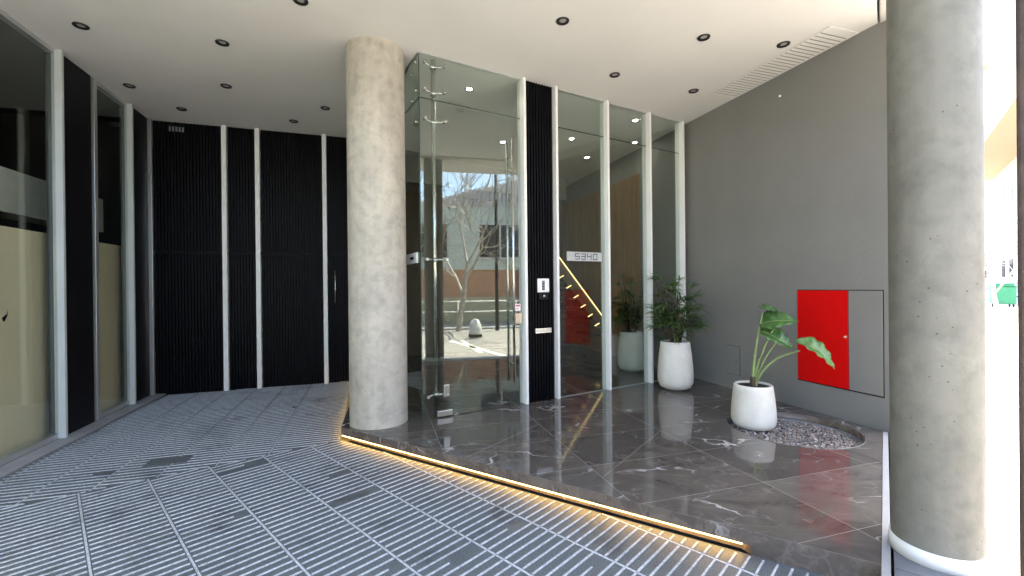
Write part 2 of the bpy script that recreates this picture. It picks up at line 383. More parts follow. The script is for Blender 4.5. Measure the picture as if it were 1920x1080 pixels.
# slab top with a round hole: two halves split by a line through the circle centre
def halves():
    u = Vector((-.304, .9527))                      # along the grey wall
    v = Vector((.9527, .304))
    return u, v
ou = [bm.verts.new((p[0], p[1], SL)) for p in slab_poly]; oe = [bm.edges.new((ou[i], ou[(i+1) % len(ou)])) for i in range(len(ou))]
ci = [bm.verts.new((p[0], p[1], SL)) for p in circ]; ce = [bm.edges.new((ci[i], ci[(i+1) % 64])) for i in range(64)]
bmesh.ops.triangle_fill(bm, use_beauty=True, use_dissolve=True, edges=oe+ce, normal=(0, 0, 1))
def cut(n, off, flt=None):
    fs = [f for f in bm.faces if flt is None or flt(f.calc_center_median())]
    es = set(e for f in fs for e in f.edges); vs_ = set(v for f in fs for v in f.verts)
    bmesh.ops.bisect_plane(bm, geom=list(fs)+list(es)+list(vs_), dist=1e-4, plane_co=Vector((n.x*off, n.y*off, SL)), plane_no=Vector((n.x, n.y, 0)))
V2, U2 = Vector((.956, .292)), Vector((-.292, .956))
for k in (-.5, .51, 1.527, 2.545, 3.55): cut(V2, k)
for k in range(-1, 12): cut(U2, 1.785+.625*k)
nB = Vector((math.cos(R(37)), -math.sin(R(37)))); offB = Vector((.98, 3.61)).dot(nB)
cut(nB, offB, lambda c: 1.527 < c.x*V2.x+c.y*V2.y < 2.545 and c.y < 4.6)
cut(nB, offB-1.05, lambda c: .51 < c.x*V2.x+c.y*V2.y < 1.527)
# merge the triangles inside each tile, then colour the tile
def cell(c):
    a = c.x*V2.x+c.y*V2.y; bq = c.x*U2.x+c.y*U2.y
    ia = sum(a > k for k in (-.5, .51, 1.527, 2.545, 3.55)); ib = math.floor((bq-1.785)/.625)
    s = 0
    if ia == 3 and c.y < 4.7: s = int(c.dot(nB.to_3d()) > offB)
    if ia == 2: s = int(c.dot(nB.to_3d()) > offB-1.05)
    return (ia, ib, s)
inner = []
for e in bm.edges:
    if len(e.link_faces) == 2 and cell(e.link_faces[0].calc_center_median()) == cell(e.link_faces[1].calc_center_median()): inner.append(e)
bmesh.ops.dissolve_edges(bm, edges=inner, use_verts=False)
for f in bm.faces:
    f.normal_update()
    if f.normal.z < 0: f.normal_flip()
    f.material_index = hash(cell(f.calc_center_median())) % 3
res = bmesh.ops.inset_individual(bm, faces=bm.faces[:], thickness=.0018, use_even_offset=True)
for f in res['faces']: f.material_index = 3
me = bpy.data.meshes.new('marble_floor'); bm.to_mesh(me); bm.free()
for m in m_marble+[m_grout]: me.materials.append(m)
slab = bpy.data.objects.new('marble_floor', me); COL.objects.link(slab); tag(slab, kind='structure')
LEDEND = Vector(K).lerp(Vector(SC), .862)
b = MB()                                            # lip: visible edge of the slab, and the recessed body below
def wallstrip(pts, z0, z1):
    for a, c in zip(pts[:-1], pts[1:]): b.face([(a[0], a[1], z0), (c[0], c[1], z0), (c[0], c[1], z1), (a[0], a[1], z1)])
lip = [(-2.47, 7.17), K, tuple(LEDEND)]
wallstrip(lip, .052, SL)
ins = inset_poly([(-2.47, 7.17), K, SC, (3, 8)], .045); ins_pts = [ins[0], ins[1], tuple(Vector(ins[1]).lerp(Vector(ins[2]), .862))]
wallstrip(ins_pts, -.002, .052)
for i in range(2): b.face([(lip[i][0], lip[i][1], .052), (lip[i+1][0], lip[i+1][1], .052), (ins_pts[i+1][0], ins_pts[i+1][1], .052), (ins_pts[i][0], ins_pts[i][1], .052)])
wallstrip([ins_pts[2], tuple(LEDEND), SC, SR], -.002, SL)
b.build('riser', m_riser, slab)
b = MB()
ledi = inset_poly([(-2.47, 7.17), K, SC, (3, 8)], .016); e0 = Vector(ledi[1]).lerp(Vector(ledi[2]), .855)
b.bar(ledi[0], ledi[1], .012, .040, .050); b.bar(ledi[1], tuple(e0), .012, .040, .050)
tag(b.build('led_strip', m_led), 'glowing warm yellow light strip tucked under the lip of the marble step', 'light strip')
# metal edge trim at the street side of the slab
b = MB(); d = (Vector(SR)-Vector(SC)).normalized(); a0 = Vector(SC)-d*.35; a1 = Vector(SR)-d*.02
b.bar(tuple(a0), tuple(a1), .035, SL-.10, SL+.006); b2 = Vector((d.y, -d.x))
tag(b.build('edge_trim', mat('trim_metal', (.34, .35, .36), .4, metal=.2, var=.06), bevel=.002), 'pale metal trim along the street side edge of the marble floor', 'trim')
# pavement on the street side of the trim
b = MB(); LNG = 90
b.prism([FE.w(-1.2, -.03)[:2], FE.w(LNG, -.03)[:2], FE.w(LNG, -6.1)[:2], FE.w(-30, -6.1)[:2], FE.w(-30, -1.4)[:2], FE.w(-1.2, -1.4)[:2]], -.045, SL-.006)
pv = tag(b.build('pavement', m_stonepave), kind='structure')
b = MB()
for i in range(75): b.bar(FE.w(-1+.4*i, -.05)[:2], FE.w(-1+.4*i, -6.05)[:2], .008, SL-.01, SL-.003)
for j in range(15): b.bar(FE.w(-1.15, -.25-.4*j)[:2], FE.w(30, -.25-.4*j)[:2], .008, SL-.01, SL-.002)
b.build('joint', m_border, pv)
b = MB()
for i in range(16): b.prism([FE.w(-.8+.4*i, -.030)[:2], FE.w(-.406+.4*i, -.030)[:2], FE.w(-.406+.4*i, -.43)[:2], FE.w(-.8+.4*i, -.43)[:2]], SL-.02, SL-.0005)
tag(b.build('threshold_paving', m_tile), kind='structure')
b = MB(); b.prism([FE.w(-40, -6.11)[:2], FE.w(120, -6.11)[:2], FE.w(120, -9)[:2], FE.w(-40, -9)[:2]], -.045, SL+.05)
tag(b.build('far_pavement', m_border), kind='structure')
b = MB(); b.bar(FE.w(3.5, -3.3)[:2], FE.w(4.45, -.35)[:2], .13, SL-.005, SL+.001); b.bar(FE.w(3.85, -3.1)[:2], FE.w(4.05, -.9)[:2], .10, SL-.005, SL+.001); b.bar(FE.w(6.6, -3.3)[:2], FE.w(7.5, -.35)[:2], .13, SL-.005, SL+.001)
tag(b.build('parking_lines', m_line), kind='structure')

# gravel bed
b = MB(); b.lathe([(0, .03), (GR+.004, .03), (GR+.004, SL-.002)], 64, (GC.x, GC.y, 0))
tag(b.build('gravel_pit', m_border), kind='structure')
b = MB(); b.lathe([(GR+.002, .07), (GR+.002, SL+.002), (GR-.004, SL+.002), (GR-.004, .07)], 64, (GC.x, GC.y, 0))
tag(b.build('gravel_edging', m_riser), 'thin round rim around the sunken gravel circle in the marble floor', 'edging')
bm = bmesh.new(); n_st = 0
while n_st < 2700:
    x, y = random.uniform(-GR, GR), random.uniform(-GR, GR); rr = math.hypot(x, y)
    if rr > GR-.025: continue
    n_st += 1; s = random.uniform(.008, .0165)
    q = bmesh.ops.create_icosphere(bm, subdivisions=1, radius=s)
    ax = Vector((random.random(), random.random(), random.random()))
    mt = Matrix.Translation((GC.x+x, GC.y+y, .040+random.uniform(0, .024))) @ Matrix.Rotation(random.uniform(0, 6), 4, ax) @ Matrix.Diagonal((1, random.uniform(.6, .9), random.uniform(.4, .7), 1))
    bmesh.ops.transform(bm, matrix=mt, verts=q['verts']); mi = random.choice((0, 0, 1, 1, 2, 3))
    for v in q['verts']:
        for f in v.link_faces: f.material_index = mi; f.smooth = True
me = bpy.data.meshes.new('gravel'); bm.to_mesh(me); bm.free()
for nm, c in (('pebble_grey', (.26, .235, .22)), ('pebble_brown', (.28, .21, .17)), ('pebble_pale', (.52, .46, .42)), ('pebble_dark', (.10, .09, .085))): me.materials.append(mat(nm, c, .6, var=.2, scale=30))
gv = bpy.data.objects.new('gravel', me); COL.objects.link(gv); tag(gv, 'mixed grey and brown pebbles filling the round pit by the grey wall', 'gravel', kind='stuff')

# ------------------------------------------------------------------ ceiling
FRONT = .3
cl = [FL.w(-3.9, .2)[:2], FL.w(.3, .2)[:2], FB.w(2.7, .3)[:2], FG.w(-.3, 5.5)[:2], FW.w(-5.4, .3)[:2], FW.w(2.62, .02)[:2], FE.w(5.35, .03)[:2], FE.w(FRONT, .03)[:2]]
b = MB(); b.prism(cl, CH, CH+.5); tag(b.build('ceiling', m_ceiling), kind='structure')
b = MB(); b.prism([FE.w(FRONT, .014)[:2], FE.w(7.2, .014)[:2], FE.w(7.2, -1.04)[:2], FE.w(FRONT, -1.04)[:2]], CH-.012, CH+.62)
tag(b.build('edge_beam', m_beam, bevel=.01), 'plain grey concrete beam at the street edge of the ceiling above the right column', 'beam')
# air grille
gr = FW.thing('ceiling_grille', 'long white slatted air grille set in the ceiling beside the grey wall', 'grille', z=CH)
b = MB(); b.box(.93, 2.44, -.385, -.03, -.004, -.001); b.build('backing', mat('grille_back', (.25, .24, .22), .8), gr)
b = MB()
for y0, y1 in ((-.40, -.385), (-.03, -.015)): b.box(.915, 2.455, y0, y1, -.010, -.001)
for x0, x1 in ((.915, .93), (2.36, 2.455)): b.box(x0, x1, -.385, -.03, -.0095, -.001)
b.build('frame', m_ceiling, gr)
b = MB()
for i in range(26): b.box(.945+i*.0545, .975+i*.0545, -.384, -.031, -.012, -.005)
b.build('louvre', m_ceiling, gr)
# recessed lamps
def lamp(loc, label, lit):
    t = thing('downlight', label, 'ceiling light', loc, 0, 'lit lobby ceiling lamps' if lit else 'unlit black ceiling lamps')
    b = MB(); b.lathe([(.030, -.002), (.036, -.006), (.050, -.012), (.058, -.012), (.060, -.001)], 28); b.build('ring', m_lampring, t)
    b = MB(); b.lathe([(0, -.0045), (.021 if not lit else .040, -.0045), (.030 if not lit else .041, -.002)], 24); b.build('bulb', m_lamp if lit else m_lampoff, t)
    return t
DL = [((-3.93, 4.04), 'nearest unlit black downlight in the upper left of the ceiling'), ((-2.83, 4.34), 'unlit black downlight on the ceiling left of the column, between the windows and the column'),
 ((-4.52, 5.23), 'unlit black downlight in the ceiling close to the narrow shop window'), ((-3.39, 5.26), 'unlit black downlight in the middle of the left ceiling, left of the column top'),
 ((-4.41, 5.91), 'unlit black downlight in the ceiling nearest the wall corner by the shop window'), ((-3.14, 6.38), 'unlit black downlight in the ceiling just in front of the black slatted wall'),
 ((-2.49, 5.93), 'unlit black downlight on the ceiling just left of the concrete column, near the black wall'), ((-1.76, 3.72), 'unlit black downlight cut by the top edge of the photo above the column'),
 ((.49, 4.04), 'unlit black downlight alone in the ceiling above the glass entrance, nearest the camera'), ((1.91, 4.33), 'unlit black downlight in the ceiling left of the one beside the air grille'),
 ((2.78, 4.47), 'unlit black downlight right beside the long air grille'), ((1.21, 5.08), 'unlit black downlight in the ceiling just in front of the tall glass panes'),
 ((2.30, 5.52), 'unlit black downlight at the far tip of the air grille')]
l0 = lamp((*DL[0][0], CH), DL[0][1], False)
for p, lb in DL[1:]: copy_thing(l0, (*p, CH), label=lb)
LL = [((-.50, 5.41), 'lit lobby lamp high behind the glass over the entrance door'), ((-1.17, 8.81), 'lit lobby lamp low behind the door glass near the steel pole'), ((-.13, 7.39), 'lit lobby lamp beside the top of the long door handle'),
 ((1.84, 6.48), 'lit lobby lamp near the top of the pane beside the third fin'), ((2.11, 7.48), 'lit lobby lamp deep behind the glass in front of the wood wall'), ((1.01, 7.26), 'lit lobby lamp seen through the pane with the number plate'), ((1.44, 8.32), 'lit lobby lamp farthest back behind the number plate pane')]
l1 = lamp((*LL[0][0], CH), LL[0][1], True)
for p, lb in LL[1:]: copy_thing(l1, (*p, CH), label=lb)

# ------------------------------------------------------------------ columns
def column(c, r, z0, z1, m, label):
    b = MB(); prof = [(r, z0)]+[(r*(1+.0015*math.sin(i*2.1)), z0+(z1-z0)*i/24) for i in range(1, 24)]+[(r, z1)]
    b.lathe([(r, -0+0)]+[(q, z-z0) for q, z in prof[1:]], 72); o = b.build('concrete_column', m, loc=(c[0], c[1], z0)); tag(o, label, 'column', 'round concrete columns'); return o
column((-1.385, 4.544), .288, SL, CH, m_concrete, 'round raw concrete column standing on the corner of the marble step')
rc = column((2.135, 2.225), .176, SL-.006, CH-.012, m_concrete_right, 'slimmer concrete column at the right, with a white band at its foot')
b = MB(); b.lathe([(.1765, .002), (.1845, .002), (.1845, .075), (.1765, .078)], 72); b.build('base_band', m_white_metal, rc)
# rust-brown post at the right edge of the view
pc = Vector((1.502, 1.226)); t = thing('steel_post', 'dark rust brown square steel post at the far right edge of the view', 'post', (pc.x, pc.y, SL-.006), R(40))
b = MB(); b.box(-.06, .06, -.06, .06, .012, CH-SL-.006); b.build('shaft', m_brownpost, t, bevel=.008)
b = MB(); b.box(-.11, .11, -.11, .11, .001, .0115); b.build('base_plate', m_brownpost, t)

# ------------------------------------------------------------------ grey wall and what is set in it
b = MB(); b.box(-1.25, 2.62, 0, .25, 0, CH); b.box(2.62, 2.78, 0, .25, 0, CH+.6)
o = b.build('grey_wall', m_greywall, loc=FW.w(0, 0), rotz=FW.a); tag(o, 'long plain grey painted wall on the right of the entrance', 'wall')
fc = FW.thing('wall_cabinet', 'flush wall cabinet with one red door and one grey door', 'cabinet')
b = MB(); b.box(1.772, 2.646, -.0035, -.001, .430, 1.440); b.build('recess', m_dark, fc)
b = MB(); b.box(1.779, 2.325, -.011, -.004, .442, 1.432); rd = b.build('door', m_red, fc, bevel=.0015); rd['label'] = 'red cabinet door'
b = MB(); b.lathe([(0, .012), (.009, .012), (.013, .004), (.013, 0)], 16); b.box(-.006, .016, -.004, .004, .010, .016)
lt = b.build('latch', m_cream, rd); lt.location = (2.30, -.0115, .965); lt.rotation_euler = (R(90), 0, 0)
b = MB(); b.box(2.332, 2.639, -.010, -.004, .442, 1.432); gd = b.build('door', m_greywall, fc, bevel=.0015); gd['label'] = 'grey cabinet door'
ah = FW.thing('access_hatch', 'small grey access hatch low in the grey wall behind the broad leaved plant', 'hatch')
b = MB(); b.box(.730, .956, -.003, -.001, .315, .700); b.build('recess', m_dark, ah)
b = MB(); b.box(.734, .952, -.007, -.0035, .319, .696); b.build('panel', m_greywall, ah)
b = MB(); b.lathe([(0, .006), (.005, .006), (.007, 0)], 12); k = b.build('lock', m_dark, ah); k.location = (.90, -.0072, .50); k.rotation_euler = (R(90), 0, 0)
b = MB(); b.lathe([(0, .022), (.006, .022), (.008, .010), (.014, .006), (.014, 0)], 14); o = b.build('wall_hook', m_whiteplate, loc=FW.w(1.577, -.001, 3.69)); o.rotation_euler = (R(90), 0, FW.a)
tag(o, 'tiny white cap fixed high on the grey wall below the air grille', 'wall cap')

# ------------------------------------------------------------------ left: shop windows
def fin(parent, x, y0, y1, z0, z1, th, m=None, name='fin'):
    b = MB(); b.box(x-th/2, x+th/2, y0, y1, z0, z1); return b.build(name, m or m_white_metal, parent, bevel=.003)
ZC = CH-.002
def shop_window(x0, x1, label, trim=True):
    t = FL.thing('shop_window', label, 'window')
    b = MB(); b.box(x0, x1, .002, .012, .075, CH-.045); b.build('pane', m_shopglass, t)
    b = MB(); b.box(x0, x1, .004, .066, .022, .074); b.build('sill', m_silver, t, bevel=.003)
    b = MB(); b.box(x0, x1, .004, .066, CH-.044, ZC); b.build('head', m_silver, t)
    fin(t, x1+.020, -.055, .030, .022, ZC, .036, m_jamb, 'jamb')
    fin(t, x0-.035, -.015, .030, .022, ZC, .060, m_silver, 'jamb')
    return t
shop_window(-4.90, -1.96, 'wide shop window at the far left with a beige board behind its glass')
shop_window(-1.27, -.60, 'narrow shop window between two black panels near the wall corner')
shop_window(-8.2, -5.0, 'wide shop window out of view left of the camera')
for x0, x1, lb in ((-1.915, -1.375, 'tall black cladding panel between the wide and the narrow shop window'), (-.555, -.075, 'narrow black cladding panel between the narrow shop window and the wall corner')):
    b = MB(); b.box(x0, x1, -.004, .10, .022, ZC)
    tag(b.build('cladding_panel', m_black_pier, loc=FL.w(0, 0), rotz=FL.a), lb, 'panel')
b = MB(); b.box(-.070, -.002, -.05, .08, .022, ZC)
tag(b.build('corner_post', m_silver, loc=FL.w(0, 0), rotz=FL.a, bevel=.003), 'slim grey metal post in the corner between shop windows and black wall', 'post')
t = FL.thing('display_board', 'plain beige boards standing behind the shop windows', 'board')
b = MB()
for x0, x1 in ((-8.2, -6.1), (-6.097, -3.6), (-3.597, -1.62), (-1.5, -.03)): b.box(x0, x1, .16, .19, .02, 2.10)
b.build('sheet', m_board, t)
b = MB(); b.face([(-2.40, .157, 1.27), (-2.345, .157, 1.30), (-2.33, .157, 1.345), (-2.335, .156, 1.29), (-2.37, .156, 1.235), (-2.385, .157, 1.235)]); b.build('tear', m_dark, t)
b = MB(); b.box(-8.2, -.2, .45, .75, 2.30, 2.74); tag(b.build('reflected_band', m_reflband, loc=FL.w(0, 0), rotz=FL.a), 'grey band above the beige boards, standing in for a reflection in the glass', 'beam')
b = MB(); b.box(-8.3, .2, 2.6, 2.7, 0, CH); b.box(-8.3, -8.2, .07, 2.6, 0, CH); b.box(.1, .2, .07, 2.6, 0, CH); b.box(-8.2, .1, .07, 2.6, -.02, .02)
b.box(-8.2, .1, .07, 2.6, CH-.04, CH-.001)
tag(b.build('shop_interior_wall', m_shopdark, loc=FL.w(0, 0), rotz=FL.a), 'dark unlit inside of the shop behind the windows on the left', 'wall')
b = MB(); b.box(-1.1, -.7, 1.5, 1.56, 2.3, 3.25)
tag(b.build('shop_panel', mat('shop_brown', (.075, .062, .05), .5), loc=FL.w(0, 0), rotz=FL.a), 'dim brown panel inside the dark shop behind the narrow window', 'panel')

# ------------------------------------------------------------------ back: black slatted wall
bw = FB.thing('slatted_wall', 'tall black slatted wall with slim pale metal fins at the back left', 'wall')
def slats(x0, x1, z0, z1, y=0., pitch=.040, wd=.022, dp=.022):
    b = MB(); b.box(x0, x1, y, y+.05, z0, z1); x = x0+.008
    while x+wd < x1: b.box(x, x+wd, y-dp+random.uniform(-.002, .002), y+.001, z0+.002+random.uniform(0, .004), z1-.002-random.uniform(0, .004)); x += pitch
    return b
for i, (x0, x1) in enumerate(((.02, .905), (.972, 1.335), (1.415, 2.275))):
    slats(x0, x1, .004, 2.03).build('slat_panel', m_black, bw); slats(x0, x1, 2.075, ZC).build('slat_panel', m_black, bw)
slats(2.345, 2.75, 2.075, ZC).build('slat_panel', m_black, bw)
b = MB(); b.box(.02, 2.75, -.012, .04, 2.031, 2.074); b.build('rail', m_black, bw)
b = MB(); b.box(-.1, 2.75, .06, .2, -.045, CH); b.build('backing', m_dark, bw)
for x in (.938, 1.375, 2.31): fin(bw, x, -.075, .03, .006, ZC, .062)
b = MB()
for i in range(5): b.box(.245+i*.040, .268+i*.040, -.026, -.0225, 3.80, 3.87)
b.build('vent', mat('vent_grey', (.16, .16, .16), .5), bw)
dr = FB.thing('slat_door', 'black slatted door with a slim steel handle beside the concrete column', 'door')
slats(2.345, 2.75, .012, 2.03, y=.004).build('leaf', m_black, dr)
b = MB(); b.tube([(2.455, -.075, 1.27), (2.455, -.075, 1.78)], .011, 12)
for z in (1.33, 1.72): b.tube([(2.455, -.075, z), (2.455, -.015, z)], .007, 8)
b.build('handle', m_steel, dr)

# ------------------------------------------------------------------ glass entrance
def pane(name, parent, x0, x1, z0, z1, y=0., th=.012):
    b = MB(); b.box(x0, x1, y-th/2, y+th/2, z0, z1); return b.build(name, m_glass, parent)
gw = FG.thing('glass_wall', 'tall frameless glass wall with pale metal fins beside the entrance door', 'glass wall')
ZT = 3.475
pane('pane', gw, .004, 1.218, ZT+.004, CH-.012)                 # over the door
pane('pane', gw, .004, .150, SL+.006, ZT-.004)                  # beside the pole
for x0, x1 in ((1.725, 2.515), (2.562, 3.305), (3.352, 4.005)):
    pane('pane', gw, x0, x1, SL+.006, ZT-.004); pane('pane', gw, x0, x1, ZT+.004, CH-.012)
b = MB(); b.box(.0, 1.215, -.016, .016, CH-.012, ZC); b.box(1.725, 4.03, -.016, .016, CH-.012, ZC); b.build('head_channel', m_silver, gw)
b = MB(); b.box(1.725, 4.03, -.014, .014, SL+.0005, SL+.0058); b.build('floor_channel', m_silver, gw)
b = MB()
for x0, x1 in ((.004, 1.218), (1.725, 2.515), (2.562, 3.305), (3.352, 4.005)): b.box(x0, x1, -.0055, .0055, ZT-.0035, ZT+.0035)
b.box(-.004, .003, -.006, .007, SL+.002, CH-.012); b.build('glass_edge', m_edge, gw)
for x in (1.245, 1.703, 2.538, 3.328, 4.028): fin(gw, x, -.075, .07, SL+.0015, ZC, .034)
bp_ = FG.thing('entrance_panel', 'black slatted pillar panel between two white fins beside the glass door', 'panel')
b = MB(); b.box(1.268, 1.681, .0, .06, SL+.002, ZC)
for i in range(10): b.box(1.276+i*.0405, 1.300+i*.0405, -.022, .001, SL+.004, ZC-.002)
b.build('slat_panel', m_black, bp_)
sg = FS.thing('side_glass', 'glass return pane meeting the entrance glass at a sharp corner behind the column', 'glass pane')
pane('pane', sg, .010, 1.50, SL+.006, ZT-.004); pane('pane', sg, .010, 1.50, ZT+.004, CH-.012); pane('pane', sg, 1.506, 3.02, SL+.006, CH-.012)
b = MB(); b.box(.01, 1.50, -.0055, .0055, ZT-.0035, ZT+.0035); b.build('glass_edge', m_edge, sg)
b = MB(); b.box(.01, 3.02, -.014, .014, CH-.012, ZC); b.build('head_channel', m_silver, sg)
# door
gd = FG.thing('glass_door', 'frameless glass entrance door with a long vertical steel pull handle', 'door')
pane('leaf', gd, .158, 1.212, SL+.012, ZT-.006)
b = MB()
for y in (-.065, .065): b.tube([(1.075, y, .41), (1.075, y, 3.21)], .0145, 16)
for z in (.62, 1.35, 2.2, 3.0): b.tube([(1.075, -.065, z), (1.075, .065, z)], .008, 10)
b.build('pull_handle', m_steel, gd)
b = MB(); b.box(.158, .33, -.022, .022, SL+.012, SL+.072); b.build('floor_hinge', m_steel, gd, bevel=.003)
b = MB(); b.box(.235, .30, -.016, .016, .34, .47); b.build('floor_lock', m_steel, gd, bevel=.004)
# pole with spider arms
sp = FG.thing('support_pole', 'stainless steel pole with short glass clamp arms at the door corner', 'pole', .185, .085)
b = MB(); b.tube([(0, 0, SL+.001), (0, 0, CH-.002)], .024, 20); b.build('shaft', m_steel, sp)
for z in (3.86, 3.58, 3.27, 1.80, .36):
    b = MB(); b.tube([(-.03, 0, z), (.10, -.06, z)], .011, 10); b.tube([(-.12, -.06, z), (.02, 0, z)], .011, 10)
    b.lathe([(.024, -.02), (.034, -.02), (.034, .02), (.024, .02)], 20, (0, 0, z))
    for x in (-.12, .10): b.tube([(x, -.108, z), (x, -.055, z)], .015, 14)
    b.build('clamp', m_steel, sp)
for x, z in ((.10, 3.88), (.24, 3.80), (.10, 3.58), (.24, 3.52), (.10, 3.25)):
    b = MB(); b.tube([(x, -.014, z), (x, .014, z)], .014, 14); b.build('bolt', m_steel, sg)
# reader plate on the side glass
rp = FS.thing('reader_plate', 'white plate with a small dark display on the side glass next to the column', 'reader')
b = MB(); b.box(.07, .50, .008, .020, 1.765, 1.875); b.build('plate', m_whiteplate, rp, bevel=.002)
b = MB(); b.box(.17, .29, .0202, .0225, 1.805, 1.835); b.build('display', m_dark, rp)
# intercom, camera, mail slot
ic = FG.thing('intercom', 'square white intercom on the black slatted entrance panel', 'intercom')
b = MB(); b.box(1.425, 1.590, -.040, -.0225, 1.435, 1.600); b.build('plate', m_whiteplate, ic, bevel=.004)
b = MB(); b.box(1.488, 1.523, -.0425, -.0402, 1.462, 1.572); b.build('screen', m_dark, ic)
b = MB()
for k in range(3): b.box(1.494, 1.517, -.0440, -.0426, 1.475+k*.033, 1.497+k*.033)
b.build('button', mat('button_grey', (.22, .22, .22), .4), ic)
cm = FG.thing('doorbell_camera', 'small black door camera just below the white intercom', 'camera')
b = MB(); b.box(1.440, 1.575, -.046, -.0225, 1.345, 1.428); b.build('body', m_black_pier, cm, bevel=.006)
b = MB(); b.lathe([(0, .012), (.014, .010), (.018, 0)], 18); k = b.build('lens', mat('lens_grey', (.35, .36, .38), .15, metal=.6), cm); k.location = (1.512, -.046, 1.39); k.rotation_euler = (R(90), 0, 0)
ms = FG.thing('mail_slot', 'horizontal silver mail slot low on the black slatted entrance panel', 'mail slot')
b = MB(); b.box(1.392, 1.625, -.034, -.0225, .945, 1.005); b.build('plate', m_steel, ms, bevel=.003)
b = MB(); b.box(1.405, 1.612, -.040, -.0342, .962, .990); b.build('flap', m_silver, ms, bevel=.002)
st = FG.thing('door_sticker', 'small white and red notice stuck on the edge of the glass door', 'sticker')
b = MB(); b.box(1.128, 1.20, -.0078, -.0065, 1.225, 1.305); b.build('paper', m_whiteplate, st)
b = MB(); b.box(1.138, 1.19, -.0086, -.0079, 1.272, 1.292); b.box(1.138, 1.175, -.0086, -.0079, 1.245, 1.255); b.build('print', m_label_red, st)
lk = FG.thing('door_lock', 'cream coloured lock box on the glass door beside the handle', 'lock')
b = MB(); b.box(1.120, 1.205, -.030, -.0065, 1.075, 1.195); b.build('case', m_cream, lk, bevel=.004)
b = MB(); b.lathe([(0, .006), (.011, .006), (.013, 0)], 16); k = b.build('keyhole', m_steel, lk); k.location = (1.165, -.0302, 1.115); k.rotation_euler = (R(90), 0, 0)
# number plate 5340
nb = FG.thing('number_plate', 'silver plate with the dark number 5340 on the glass', 'number plate')
b = MB(); b.box(1.885, 2.46, -.011, -.0065, 1.825, 1.940); b.build('plate', mat('plate_silver', (.55, .56, .57), .4, metal=.3), nb)
SEG = {'5': 'abgcd'.replace('b', 'f'), '3': 'abgcd', '4': 'fgbc', '0': 'abcdef'}
b = MB(); x0 = 2.015; wd, ht, s = .072, .078, .010; zb = 1.843
for ch in '5340':
    q = {'a': (0, wd, ht-s, ht), 'd': (0, wd, 0, s), 'g': (0, wd, ht/2-s/2, ht/2+s/2), 'f': (0, s, ht/2+s/2, ht-s), 'b': (wd-s, wd, ht/2+s/2, ht-s), 'e': (0, s, s, ht/2-s/2), 'c': (wd-s, wd, s, ht/2-s/2)}
    for k in SEG[ch]:
        u0, u1, v0, v1 = q[k]
        if ch == '0' and k in 'fe': v0, v1 = (s, ht/2) if k == 'e' else (ht/2, ht-s)
        if ch == '0' and k in 'bc': v0, v1 = (s, ht/2) if k == 'c' else (ht/2, ht-s)
        if ch == '4' and k in 'f': v1 = ht
        if ch == '4' and k == 'b': v1 = ht
        if ch == '4' and k == 'c': v0 = 0
        b.box(x0+u0, x0+u1, -.0125, -.0112, zb+v0, zb+v1)
    x0 += .098
b.build('digits', mat('digit_dark', (.03, .03, .035), .5), nb)

# ------------------------------------------------------------------ lobby
b = MB(); b.box(-.3, 6.2, 4.35, 4.5, 0, CH)
tag(b.build('lobby_back_wall', m_lobbywall, loc=FG.w(0, 0), rotz=FG.a), 'dark brown back wall of the lobby behind the glass', 'wall')
b = MB(); b.box(-.3, 0, 3.1, 4.35, 0, CH); tag(b.build('lobby_side_wall', m_lobbygrey, loc=FG.w(0, 0), rotz=FG.a), 'grey side wall of the lobby far behind the entrance door', 'wall')
b = MB(); b.box(-.3, 4.6, 3.5, 4.35, 3.45, CH-.002); tag(b.build('lobby_bulkhead', m_lobbygrey, loc=FG.w(0, 0), rotz=FG.a), 'grey dropped bulkhead below the lobby ceiling', 'bulkhead')
b = MB(); b.box(-5.3, -1.255, 0, .2, 3.5, CH); b.box(-5.3, -1.255, .06, .2, 0, 3.5); tag(b.build('lobby_upper_wall', m_lobbygrey, loc=FW.w(0, 0), rotz=FW.a), 'grey wall strip above the wood panelling in the lobby', 'wall')
b = MB()
for i in range(40):
    x = -1.262-i*.1
    b.box(x-.094, x, -.03, .055, SL, 3.49)
tag(b.build('wood_wall', m_wood, loc=FW.w(0, 0), rotz=FW.a), 'warm brown vertical board panelling on the lobby wall behind the glass', 'panelling')
# stair with lit treads, rising to the left
sr = FG.thing('staircase', 'lobby staircase with glowing tread edges seen behind the glass', 'staircase')
NS = 11
for i in range(NS):
    x1 = 5.05-i*.175; z = SL+.19*(i+1)
    b = MB(); b.box(x1-.20, x1, 2.36, 3.3, z-.05, z); td = b.build('tread', m_marble[0], sr)
    b = MB(); b.prism([(x1-.16, .018), (x1-.05, .066), (x1-.053, .074), (x1-.163, .026)], -.012, .012); k = b.build('tread_light', m_stairled, td); k.rotation_euler = (R(90), 0, 0); k.location = (0, 2.315, z-.20)
b = MB(); b.tube([(5.12, 2.31, SL+.16), (3.0, 2.31, SL+.16+2.12*.19/.175)], .010, 8); b.build('lit_stringer', m_stairled, sr)
b = MB(); b.prism([(0, 0), (-2.12, 2.12*.19/.175), (-2.12, 2.12*.19/.175-.28), (-.25, 0)], 0, .03); o = b.build('stringer', m_lobbywall, sr); o.location = (5.12, 2.36, SL+.14); o.rotation_euler = (R(90), 0, 0)
b = MB(); b.box(3.6, 5.6, 3.9, 3.98, SL, 1.5); tag(b.build('lobby_counter', mat('dull_red_panel', (.17, .09, .065), .5), loc=FG.w(0, 0), rotz=FG.a, bevel=.01), 'reddish low partition behind the lobby stairs', 'partition')

